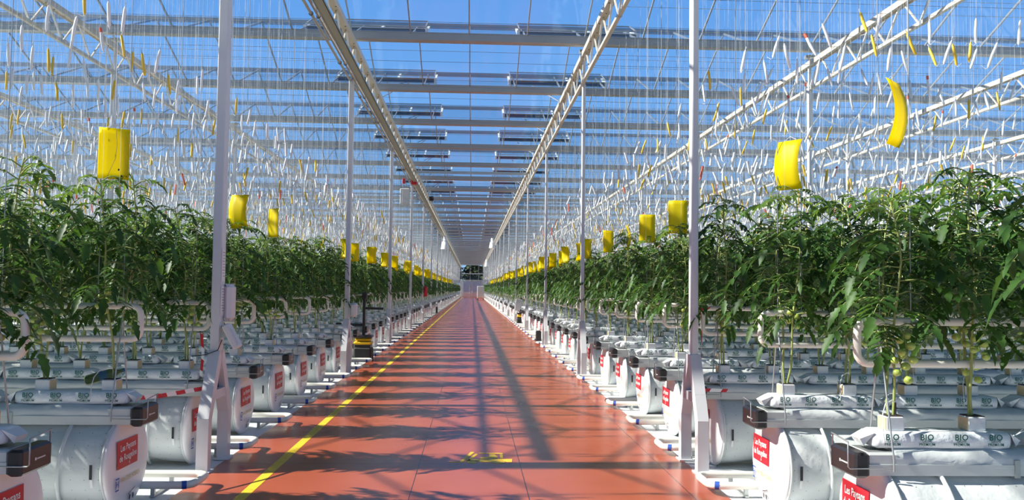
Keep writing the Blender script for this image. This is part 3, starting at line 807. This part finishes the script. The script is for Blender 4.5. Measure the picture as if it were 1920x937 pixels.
# the rest: one mass of plants
lod = {}
for i in range(4):
    for f_ in (0, 1):
        st, (V, Q, mi), fr = make_plant(300+i, f_)
        nb_ = NB(); 
        for pts, rad in st: nb_.add(*np_tube(pts[::2]+[pts[-1]], .008, 4), 1)
        nb_.V.append(V); nb_.Q.append(Q+nb_.n); nb_.mi.append(mi)
        lod[(i, f_)] = nb_.out()
big = {}
acc = {-1: NB(), 1: NB()}
for n, s, k, xl in rest:
    lim = 14 if n < 8 else 9 if n < 30 else 5
    if k > lim: continue
    V, Q, mi = lod[(rng.randrange(4), 1 if n < 26 else 0)]
    fl = -1 if rng.random() < .5 else 1
    W = V*np.array([fl, fl, rng.uniform(.93, 1.05)])+np.array([s*(BX[s]+xl), rowY(n), .843])
    a = acc[s]; a.V.append(W); a.Q.append(Q+a.n); a.n += len(W); a.mi.append(mi)
for s in (-1, 1):
    V, Q, mi = acc[s].out()
    ob('tomato_plants', np_mesh('tomato_plants', V, Q, [M['leaf'], M['stem'], M['leafy']], mi), kind='stuff',
       label=f'dense rows of tomato plants receding far down the {side_name(s)} side', category='plants')

# ---------------------------------------------------------------- bobbins on twine above the rows
def bob_mesh(mat, tip=None):
    b = MB(); L = .185
    b.tube([(0, 0, .03), (.004, 0, .012), (0, 0, 0)], .0025, M['wire'], 4)
    b.tube([(0, 0, 0), (0, 0, -.02), (.003, 0, -L*.5), (0, 0, -L+.015), (0, 0, -L)], .01, mat, 6, radii=[.004, .0105, .012, .0105, .004])
    b.tube([(0, 0, -L), (.012, 0, -L-.012), (.05, 0, -L+.005)], .0018, M['hookw'], 4)
    return b.mesh('bobbin_body')
BOB = {'white': bob_mesh(M['hookw']), 'yellow': bob_mesh(M['hooky']), 'red-tipped': bob_mesh(M['hookw'])}
tipm = MB().tube([(0, 0, .005), (0, 0, -.03)], .0118, M['hookr'], 6).mesh('red_tip')
twm = MB().tube([(0, 0, -1), (0, 0, 0)], .0008, M['twine'], 4).mesh('twine')
spots = []
for s in (-1, 1):
    for n in range(0, NROW):
        Y = rowY(n); xmax = min(.62*Y+.3, 94)
        sp = .16 if Y < 20 else .19 if Y < 50 else .36
        for q in (-1, 1):
            x = BX[s]+.05+rng.uniform(0, sp)
            while x < xmax:
                spots.append((Y+q*.27+rng.uniform(-.07, .07), s*x, 3.52+rng.uniform(-.13, .16) + (.0 if q < 0 else -.03), n, s)); x += sp*rng.uniform(.6, 1.4)
spots.sort(key=lambda q: q[0])
vis = [q for q in spots if q[3] >= 1]
nearb, farb = vis[:300], vis[300:]
for Y, x, z, n, s in nearb:
    u = rng.random(); kind_ = 'yellow' if u < .2 else 'red-tipped' if u < .235 else 'white'
    amp = .45 if s > 0 else .2
    a, b_ = rng.uniform(-amp, amp), rng.uniform(-amp, amp)*.5
    o = ob('twine_bobbin', BOB[kind_], loc=(x, Y, z), rot=(b_, a, rng.uniform(0, 6.28)))
    T(o, f'slim {kind_} twine bobbin hanging over the {ORD[n]} crop row {side_name(s)} of the aisle', 'bobbin', f'{kind_} bobbins over the {ORD[n]} row on the {side_name(s)}')
    if kind_ == 'red-tipped': ob('red_tip', tipm, o, label='red tip')
    L = .185
    # upper and lower twine belong to the bobbin; they hang straight
    for zz, ln in ((5.46-z, 5.46-z), (-.15, z-.15-2.25)):
        t_ = ob('twine', twm, None); t_.parent = o
        t_.matrix_parent_inverse = Matrix.Identity(4)
        t_.matrix_local = o.rotation_euler.to_matrix().to_4x4().inverted() @ Matrix.Translation((0, 0, zz)) @ Matrix.Diagonal((1, 1, ln, 1))
# all further bobbins: one mass
V = []; Fq = []; mi = []; cnt = 0
A = np.array([(q[1], q[0], q[2]) for q in farb]); N_ = len(A)
rs_ = np.random.RandomState(5)
L = .19*rs_.uniform(.85, 1.1, N_); ang = rs_.uniform(-.42, .42, N_)*np.where(A[:, 0] > 0, 1, .55); wd = .0125+.00008*A[:, 1]
top = A; bot = A+np.stack([np.sin(ang)*L, rs_.uniform(-.04, .04, N_), -np.cos(ang)*L], 1)
off = [(-1, -1), (1, -1), (1, 1), (-1, 1)]
vv = []
for e in (top, bot):
    for a, b_ in off: vv.append(e+np.stack([a*wd, b_*wd, np.zeros(N_)], 1))
VV = np.stack(vv, 1).reshape(-1, 3); base = (np.arange(N_)*8)[:, None]
fq = np.array([(0, 1, 5, 4), (1, 2, 6, 5), (2, 3, 7, 6), (3, 0, 4, 7)])
FQ = (base[:, :, None]+fq[None]).reshape(-1, 4)
u = rs_.uniform(size=N_); mm = np.where(u < .16, 1, np.where(u < .19, 2, 0)); MI = np.repeat(mm, 4)
ob('twine_bobbins', np_mesh('twine_bobbins', VV, FQ, [M['hookw'], M['hooky'], M['hookr']], MI), kind='stuff', label='countless distant white and yellow twine bobbins above all further crop rows', category='bobbins')
# their twine: thin triangular strands from the crop wire down to the plants
w_ = (.0007+.000012*A[:, 1])
sway = rs_.uniform(-.04, .04, N_); vv = []
for z in (np.full(N_, 5.46), np.full(N_, 2.3)):
    for a, b_ in ((-1, -.6), (1, -.6), (0, 1)): vv.append(np.stack([A[:, 0]+a*w_+(z < 3)*sway, A[:, 1]+b_*w_, z], 1))
VV = np.stack(vv, 1).reshape(-1, 3); base = (np.arange(N_)*6)[:, None]
fq = np.array([(0, 1, 4, 3), (1, 2, 5, 4), (2, 0, 3, 5)]); FQ = (base[:, :, None]+fq[None]).reshape(-1, 4)
ob('twine_strands', np_mesh('twine_strands', VV, FQ, [M['twine']]), kind='stuff', label='fine white twine strands hanging from the roof wires to the plants', category='twine')
# crop wires the twine hangs from
cwm = {}
for s in (-1, 1):
    cwm[s] = MB().tube([(s*(BX[s]-.1), 0, 0), (s*95, 0, 0)], .003, M['wire'], 4).mesh('crop_wire')
for n in range(0, 40):
    for s in (-1, 1):
        for q in (-1, 1):
            T(ob('crop_wire', cwm[s], loc=(0, rowY(n)+q*.27, 5.465)), f'thin high crop wire over the {ORD[n] + " row" if n < 12 else "distant rows"} on the {side_name(s)}', 'wire', f'crop wires on the {side_name(s)}')

# ---------------------------------------------------------------- yellow sticky traps
def trap_mesh(c, w=.205, h=.37):
    mb = MB(); nx, nz = 3, 8; vs = []
    for sgn in (0, .0016):
        for j in range(nz+1):
            for i in range(nx+1):
                u = i/nx-.5; v = j/nz
                vs.append((u*w, sgn+c*(v-.5)**2*4-c+.01*math.sin(u*3), -v*h))
    n = (nx+1)*(nz+1); fs = []
    for j in range(nz):
        for i in range(nx):
            a = j*(nx+1)+i; fs += [(a, a+1, a+nx+2, a+nx+1), (n+a, n+a+nx+1, n+a+nx+2, n+a+1)]
    bd = [i for i in range(nx+1)]+[j*(nx+1)+nx for j in range(1, nz+1)]+[nz*(nx+1)+i for i in range(nx-1, -1, -1)]+[j*(nx+1) for j in range(nz-1, 0, -1)]
    for a, b in zip(bd, bd[1:]+bd[:1]): fs.append((a, n+a, n+b, b))
    mb.add(vs, fs, M['trap'], True)
    return mb
TR = [trap_mesh(c).mesh('sticky_card') for c in (.008, .05, -.045)]
tst = MB().tube([(0, 0, 0), (0, 0, 2.7)], .0015, M['twine'], 4).tube([(-.06, 0, -.002), (0, 0, .03), (.06, 0, -.002)], .002, M['twine'], 4).mesh('hanging_string')
bug = MB(); 
for x, z in ((.035, -.30), (.055, -.345), (.01, -.2), (-.05, -.08)): bug.ball((x, -.004, z), .006, M['ink'], 6, 4, (1, .3, 1.4))
BUG = bug.mesh('caught_insects')
thr = MB().tube([(.01, -.010, -.01), (.02, -.014, -.12), (.012, -.014, -.22), (-.04, -.012, -.36)], .0016, M['ochre'], 4).mesh('thread')
TL = [(0, -2.61, 2.69, -.6, 1), (1, -2.60, 2.73, .38, 0), (3, -2.555, 2.60, -.35, 1), (4, -2.56, 2.60, -.8, 0), (5, -2.53, 2.62, 1.66, 1), (6, -2.52, 2.62, 1.6, 1)]
TRr = [(0, 2.35, 2.80, .68, 1), (1, 2.37, 2.74, -1.08, 1), (3, 2.30, 2.62, -.4, 0), (4, 2.28, 2.60, -.3, 0), (5, 2.30, 2.57, 1.1, 1), (6, 2.28, 2.61, .35, 0)]
for n in range(7, 60):
    TL.append((n, -2.32+rng.uniform(-.1, .1), 2.53+rng.uniform(-.04, .04), rng.uniform(-1.2, 1.2), rng.randrange(3)))
    TRr.append((n, 2.12+rng.uniform(-.08, .1), 2.55+rng.uniform(-.04, .04), rng.uniform(-1.2, 1.2), rng.randrange(3)))
for s, lst in ((-1, TL), (1, TRr)):
    for i, (n, x, z, yaw, c) in enumerate(lst):
        lab = f'{ORD[i]} yellow sticky trap from the {side_name(s)} edge of the photo, above the crop' if i < 10 else f'small distant yellow sticky trap card in the receding line on the {side_name(s)}'
        o = T(ob('sticky_trap', TR[c], loc=(x, rowY(n)-.05, z), rot=(0, 0, yaw)), lab, 'sticky trap', f'yellow sticky traps on the {side_name(s)}')
        if i < 14: ob('hanging_string', tst, o)
        if (s, i) == (-1, 1): ob('caught_insects', BUG, o)
        if (s, i) in ((-1, 1), (-1, 2), (-1, 0)): ob('thread', thr, o)

# ---------------------------------------------------------------- far wall, door, trees
wl = MB()
x = -98.0
while x <= 98: 
    wl.box(x-.03, x+.03, YEND-.05, YEND+.05, 0, 6.2, M['grey']); x += 1.6
for z in (.3, 3.3, 4.9, 6.1): wl.box(-98, -2.0, YEND-.04, YEND+.04, z, z+.1, M['grey']); wl.box(2.0, 98, YEND-.04, YEND+.04, z, z+.1, M['grey'])
for z in (3.15, 4.4, 6.1): wl.box(-2.0, 2.0, YEND-.06, YEND+.06, z, z+.14, M['grey'])
for a, b_ in ((-2.3, -1.78), (1.78, 2.3)): wl.box(a, b_, YEND-.02, YEND+.02, 0, 3.15, M['grey'])
wb = S('wall_back', wl)
ob('glass', MB().add([(-98, YEND, 0), (-1.75, YEND, 0), (-1.75, YEND, 6.2), (-98, YEND, 6.2)], [(0, 1, 2, 3)], M['glass']).add([(1.75, YEND, 0), (98, YEND, 0), (98, YEND, 6.2), (1.75, YEND, 6.2)], [(0, 1, 2, 3)], M['glass']).add([(-1.75, YEND, 3.2), (1.75, YEND, 3.2), (1.75, YEND, 6.2), (-1.75, YEND, 6.2)], [(0, 1, 2, 3)], M['glass']).mesh('glass'), wb)
dr = MB().box(-1.75, -.02, YEND-.02, YEND+.05, .05, 1.0, M['door'])
dr.box(.02, 1.75, YEND-.02, YEND+.05, .05, 1.0, M['door'])
for a, b_ in ((-1.75, -.02), (.02, 1.75)):
    dr.box(a, a+.1, YEND-.03, YEND+.05, .05, 3.1, M['steel']); dr.box(b_-.1, b_, YEND-.03, YEND+.05, .05, 3.1, M['steel']); dr.box(a, b_, YEND-.03, YEND+.05, 3.0, 3.1, M['steel'])
d1 = S('door_1', dr)
M['milk'] = pmat('milky_door_glass', (.62, .66, .80), .3, noise=.25, nscale=1.5, trans=.4)
ob('door_window', MB().box(-1.65, -.12, YEND, YEND+.02, 1.0, 3.0, M['milk']).box(.12, 1.65, YEND, YEND+.02, 1.0, 3.0, M['milk']).mesh('door_window'), d1)
for s, x in ((-1, XS0), (1, XS1)):
    ww = MB(); y = -14.
    while y < YEND: ww.box(x-.05, x+.05, y-.04, y+.04, 0, 6.2, M['grey']); y += 4
    for z in (.3, 3.2, 6.1): ww.box(x-.04, x+.04, -14, YEND, z, z+.1, M['grey'])
    q = S('wall_'+side_name(s), ww)
    ob('glass', MB().add([(x, -14, 0), (x, YEND, 0), (x, YEND, 6.2), (x, -14, 6.2)], [(0, 1, 2, 3)], M['glass']).mesh('glass'), q)
rt_ = random.Random(11)
def tree(x, y, H, lab):
    o = T(ob('tree', MB().cyl((0, 0), .25, -.14, H*.5, M['bark'], 8, .12).mesh('trunk'), loc=(x, y, 0)), lab, 'tree', 'trees beyond the end wall')
    nb_ = NB()
    for i in range(900):
        th, ph = rt_.uniform(0, 6.28), rt_.uniform(-1, 1); q = rt_.uniform(.55, 1)
        P = np.array([math.cos(th)*math.sqrt(1-ph*ph)*H*.34*q, math.sin(th)*math.sqrt(1-ph*ph)*H*.34*q, H*.62+ph*H*.40*q])
        nb_.add(*leaflet(P, np.array([rt_.uniform(-1, 1), rt_.uniform(-1, 1), rt_.uniform(-1, .4)]), np.array([0, 0, 1.]), .9, .8, 0, .2))
    V, Q, mi = nb_.out(); ob('foliage', np_mesh('foliage', V, Q, [M['tree']]), o)
for i, (x, y, H) in enumerate(((-13, 182, 9), (-5, 180, 8.2), (.5, 184, 7.4), (5, 181, 8.5), (13, 183, 9.5), (-24, 186, 9), (25, 185, 9))):
    tree(x, y, H, ['leftmost', 'second from left', 'third from left', 'middle', 'third from right', 'second from right', 'rightmost'][[1, 2, 3, 4, 5, 0, 6][i]]+' of the dark green trees seen through the glass beyond the end door')

# ---------------------------------------------------------------- things on and near the posts
def tape(name, pts, width, axis, lab):
    mb = MB(); P = [Vector(p) for p in pts]; i = 0
    # resample
    seg = []; step = .055
    for a, b in zip(P, P[1:]):
        n = max(1, round((b-a).length/step)); seg += [a.lerp(b, k/n) for k in range(n)]
    seg.append(P[-1]); ax = Vector(axis)*width/2
    for i in range(len(seg)-1):
        a, b = seg[i], seg[i+1]; sk = (b-a)*.35
        mb.add([a-ax, b-ax, b+ax+sk, a+ax+sk], [(0, 1, 2, 3)], M['red'] if (i//1) % 4 < 2 else M['white'])
        t = (b-a).cross(Vector(axis)).normalized()*.0008
        mb.add([a-ax+t, b-ax+t, b+ax+sk+t, a+ax+sk+t], [(3, 2, 1, 0)], M['red'] if (i//1) % 4 < 2 else M['white'])
    return T(ob(name, mb.mesh(name)), lab, 'tape')
PXL, PXR, PY = XL, XR, P0
tape('barrier_tape', [(PXL-.055, PY-.17, .70), (PXL-.25, PY-.6, .69), (PXL-.55, PY-1.05, .70)], .035, (0, 0, 1), 'red and white barrier tape strung leftward from the nearest left post')
tape('barrier_tape', [(PXL-.13, PY-.03, 1.18), (PXL-.11, PY-.03, 1.0), (PXL-.12, PY-.04, .80)], .025, (1, 0, 0), 'short red and white tape hanging beside the nearest left post')
tape('barrier_tape', [(PXR+.06, PY-.02, 1.46), (PXR+.065, PY-.05, 1.2), (PXR+.06, PY-.03, .86)], .03, (0, 1, 0), 'red and white tape hanging down the nearest right post')
tape('barrier_tape', [(PXR+.05, PY-.056, 1.44), (PXR+.12, PY-.06, 1.445)], .02, (0, 0, 1), 'short red and white tape around the pipe at the nearest right post')
tape('barrier_tape', [(XR+.06, P0+8-.06, 1.35), (XR+.07, P0+8-.08, 1.1), (XR+.06, P0+8-.05, .8)], .035, (0, 1, 0), 'red and white tape on the second right post')
tape('barrier_tape', [(BX[1]+.0, rowY(2)-.165, .705), (BX[1]+.26, rowY(2)-.17, .70)], .03, (0, 0, 1), 'short red tape on the third right gutter end')
# papers on the left post (facing the aisle, +X, and slightly the camera)
for z0, z1, lab in ((1.64, 1.93, 'upper of two white paper sheets taped to the nearest left post'), (1.33, 1.60, 'lower of two white paper sheets with printed rows on the nearest left post')):
    p = MB().box(-.0006, .0006, -.055, .055, z0, z1, M['paper'])
    for i in range(9):
        z = z1-.03-i*(z1-z0-.05)/9; p.box(.0006, .0011, -.035+.01*(i % 3), .04-.012*(i % 2), z, z+.004, M['ink'])
    T(ob('paper_sheet', p.mesh('paper_sheet'), loc=(PXL+.045, PY-.01, 0), rot=(0, 0, .0)), lab, 'paper')
def rounded(mb, x0, x1, y0, y1, z0, z1, mat): return mb.box(x0, x1, y0, y1, z0, z1, mat, .035)
o = ob('wall_box', rounded(MB(), -.02, .05, -.10, .10, 1.28, 1.62, M['steel']).mesh('access_box'), loc=(PXL+.06, PY+.11, 0))
T(o, 'rounded white box fixed behind the nearest left post', 'box')
rd = MB(); rd.box(-.03, .03, -.07, .07, -.12, .12, M['steel'], .012); rd2 = MB().box(.03, .034, -.05, .05, -.09, .06, M['grey'])
o = T(ob('card_reader', rd.mesh('card_reader'), loc=(PXL+.14, PY-.02, 1.15), rot=(0, R(-28), 0)), 'white tilted terminal mounted low on the nearest left post', 'terminal')
ob('screen', rd2.mesh('screen'), o)
o = T(ob('mounting_bracket', MB().box(-.003, .003, -.035, .035, 1.12, 1.24, M['galv']).box(0, .06, -.02, .02, 1.14, 1.18, M['galv']).mesh('mounting_bracket'), loc=(PXL+.046, PY-.03, 0)), 'small grey metal bracket holding the tilted terminal on the left post', 'bracket')
o = T(ob('post_cable', MB().tube([(PXL+.06, PY-.05, 1.12), (PXL+.04, PY-.1, 1.03), (PXL-.06, PY-.1, .99), (PXL-.2, PY-.06, .97)], .004, M['rubber'], 6).mesh('post_cable')), 'thin dark cable curling from the terminal on the left post', 'cable')
o = T(ob('wall_box', rounded(MB(), 0, .11, -.12, .12, 1.06, 1.32, M['steel']).box(-.02, 0, -.11, .11, 1.07, 1.31, M['grey']).mesh('white_box'), loc=(XL+.07, P0+8, 0)), 'rounded white box on the second left post', 'box')
# green bottle lying on the third left gutter, between plants
bt = MB(); prof = [(0, .0), (.005, .03), (.02, .04), (.19, .04), (.23, .028), (.25, .015), (.28, .014)]
bt.tube([(a, 0, 0) for a, _ in prof], .04, M['bottle'], 12, radii=[max(b, .002) for _, b in prof])
o = T(ob('water_bottle', bt.mesh('water_bottle'), loc=(-2.93, rowY(1)+.35, .865), rot=(0, R(-16), .25)), 'green plastic bottle lying behind the plant block on the left gutter', 'bottle')
ob('bottle_label', MB().tube([(.11, 0, 0), (.17, 0, 0)], .0408, M['blabel'], 12, caps=False).mesh('bottle_label'), o, label='blue bottle label'); ob('bottle_cap', MB().tube([(.275, 0, 0), (.30, 0, 0)], .016, M['blabel'], 10).mesh('bottle_cap'), o)

def mast_cart(x, y, H, lab, s):
    b = MB().box(-.19, .19, -.22, .22, .04, .30, M['rubber'], .03)
    for yy in (-.15, .15): b.tube([(-.2, yy, .06), (.2, yy, .06)], .06, M['black'], 12)
    o = T(ob('lift_cart', b.mesh('cart_base'), loc=(x, y, 0)), lab, 'cart')
    ob('yellow_hood', MB().box(-.20, .20, -.20, .20, .36, .43, M['yplastic'], .03).box(-.17, .17, -.17, .17, .30, .36, M['black']).box(-.17, .17, -.17, .17, .44, .50, M['yplastic'], .025).box(-.2, .2, -.2, .2, .50, .56, M['black'], .02).mesh('yellow_hood'), o, label='yellow plastic hood')
    for yy in (-.045, .045):
        ob('mast', MB().box(-.025, .025, yy-.02, yy+.02, .5, H, M['black']).mesh('mast'), o)
    ob('mast_head', MB().box(-.05, .05, -.08, .08, H-.14, H, M['rubber'], .01).mesh('mast_head'), o)
    ob('arm', MB().beam((0, 0, H-.35), (-.42*(-s)*-1, 0, H-.36), .04, .05, M['black']).beam((0, 0, .78), (-s*-.62, 0, .80), .05, .05, M['black']).mesh('arm'), o)
mast_cart(-2.36, 18.9, 1.50, 'black lift cart with yellow hood parked beside the second left post', -1)
mast_cart(2.22, 38.3, 2.2, 'tall black mast cart with yellow hood on the right past the posts', 1)
T(ob('black_crate', MB().box(-.07, .09, -.12, .12, 0, .36, M['black'], .02).box(-.05, .07, -.09, .09, .36, .372, M['rubber']).mesh('black_crate'), loc=(2.0, 25.6, 0)), 'black crate hung at the right aisle edge', 'crate')
T(ob('sign_board', MB().box(-.16, .16, -.02, .02, .60, 1.12, M['steel'], .01).box(-.12, .12, -.024, -.02, .95, 1.05, M['grey']).mesh('sign_board'), loc=(1.98, 38.0, .05), rot=(0, .12, .3)), 'white board leaning by the fifth right post', 'board')
fe = MB().cyl((0, 0), .09, 1.22, 1.62, M['red'], 14).ball((0, 0, 1.62), .09, M['red'], 12, 6)
o = T(ob('fire_extinguisher', fe.mesh('extinguisher_body'), loc=(XL+.13, P0+32-.05, 0)), 'red fire extinguisher on the fifth left post', 'fire extinguisher')
ob('valve', MB().cyl((0, 0), .02, 1.70, 1.76, M['black'], 8).beam((-.05, 0, 1.76), (.06, 0, 1.78), .02, .02, M['black']).mesh('valve'), o)
T(ob('floor_sensor', MB().box(-.06, .06, -.08, .08, .10, .50, M['black'], .02).box(-.02, .02, -.02, .02, 0, .1, M['galv']).mesh('floor_sensor'), loc=(-2.13, 52, 0)), 'black box standing at the left aisle edge in the distance', 'box')
# far cart at the right by the door
o = T(ob('harvest_cart', MB().box(-.55, .55, -.9, .9, .22, .30, M['orange']).box(-.5, .5, -.8, .8, .3, 2.0, M['grey'], .04).mesh('harvest_cart'), loc=(1.25, 124, 0)), 'small tall cream cart on an orange base near the end door', 'cart')
for a in (-.4, .4):
    for b_ in (-.7, .7): ob('wheel', MB().tube([(a-.04, b_, .11), (a+.04, b_, .11)], .11, M['black'], 12).mesh('wheel'), o)
# boxes up on the left truss
T(ob('junction_box', MB().box(-.10, .10, -.12, .12, -.09, .09, M['red'], .01).mesh('junction_box'), loc=(-2.13, 30.6, 5.42-.02)), 'red box mounted on the left aisle truss', 'box')
T(ob('junction_box', MB().box(-.05, .05, -.10, .10, -.08, .10, M['red'], .01).mesh('junction_box'), loc=(-2.50, 30.6, 5.42)), 'small red box left of the aisle truss beside the pipes', 'box')
T(ob('control_cabinet', MB().box(-.20, .14, -.10, .10, -.28, .28, M['grey'], .015).box(-.18, .12, -.105, -.10, -.26, .26, M['grey']).mesh('control_cabinet'), loc=(-2.47, 31.2, 4.95)), 'pale grey cabinet fixed high by the fourth left post', 'cabinet')
cmn = MB().box(-.08, .14, -.12, .12, -.10, .12, M['black'], .03); cmn.tube([(.1, -.1, .02), (.1, -.22, -.02)], .05, M['black'], 10)
T(ob('camera_housing', cmn.mesh('camera_housing'), loc=(-2.02, 40.5, 5.85)), 'black motor box on the left aisle truss', 'motor')
T(ob('service_beam', MB().box(-2.3, 2.05, -.04, .04, 5.70, 5.80, M['galv']).mesh('service_beam'), loc=(0, 31.3, .12)), 'grey crossbeam over the aisle at the red box', 'beam')
for x, y, z, lab in ((1.75, 76, 5.55, 'white funnel lamp hung from the right truss'), (-2.02, 62, 4.75, 'white funnel lamp hung on the left in the distance'), (1.95, 118, 5.0, 'small far white funnel lamp near the end wall')):
    T(ob('funnel_lamp', MB().tube([(0, 0, .7), (0, 0, .25), (0, 0, .2), (0, 0, -.3)], .1, M['white'], 14, radii=[.10, .16, .22, .30]).mesh('funnel_lamp'), loc=(x, y, z)), lab, 'lamp')
bpy.context.view_layer.update()
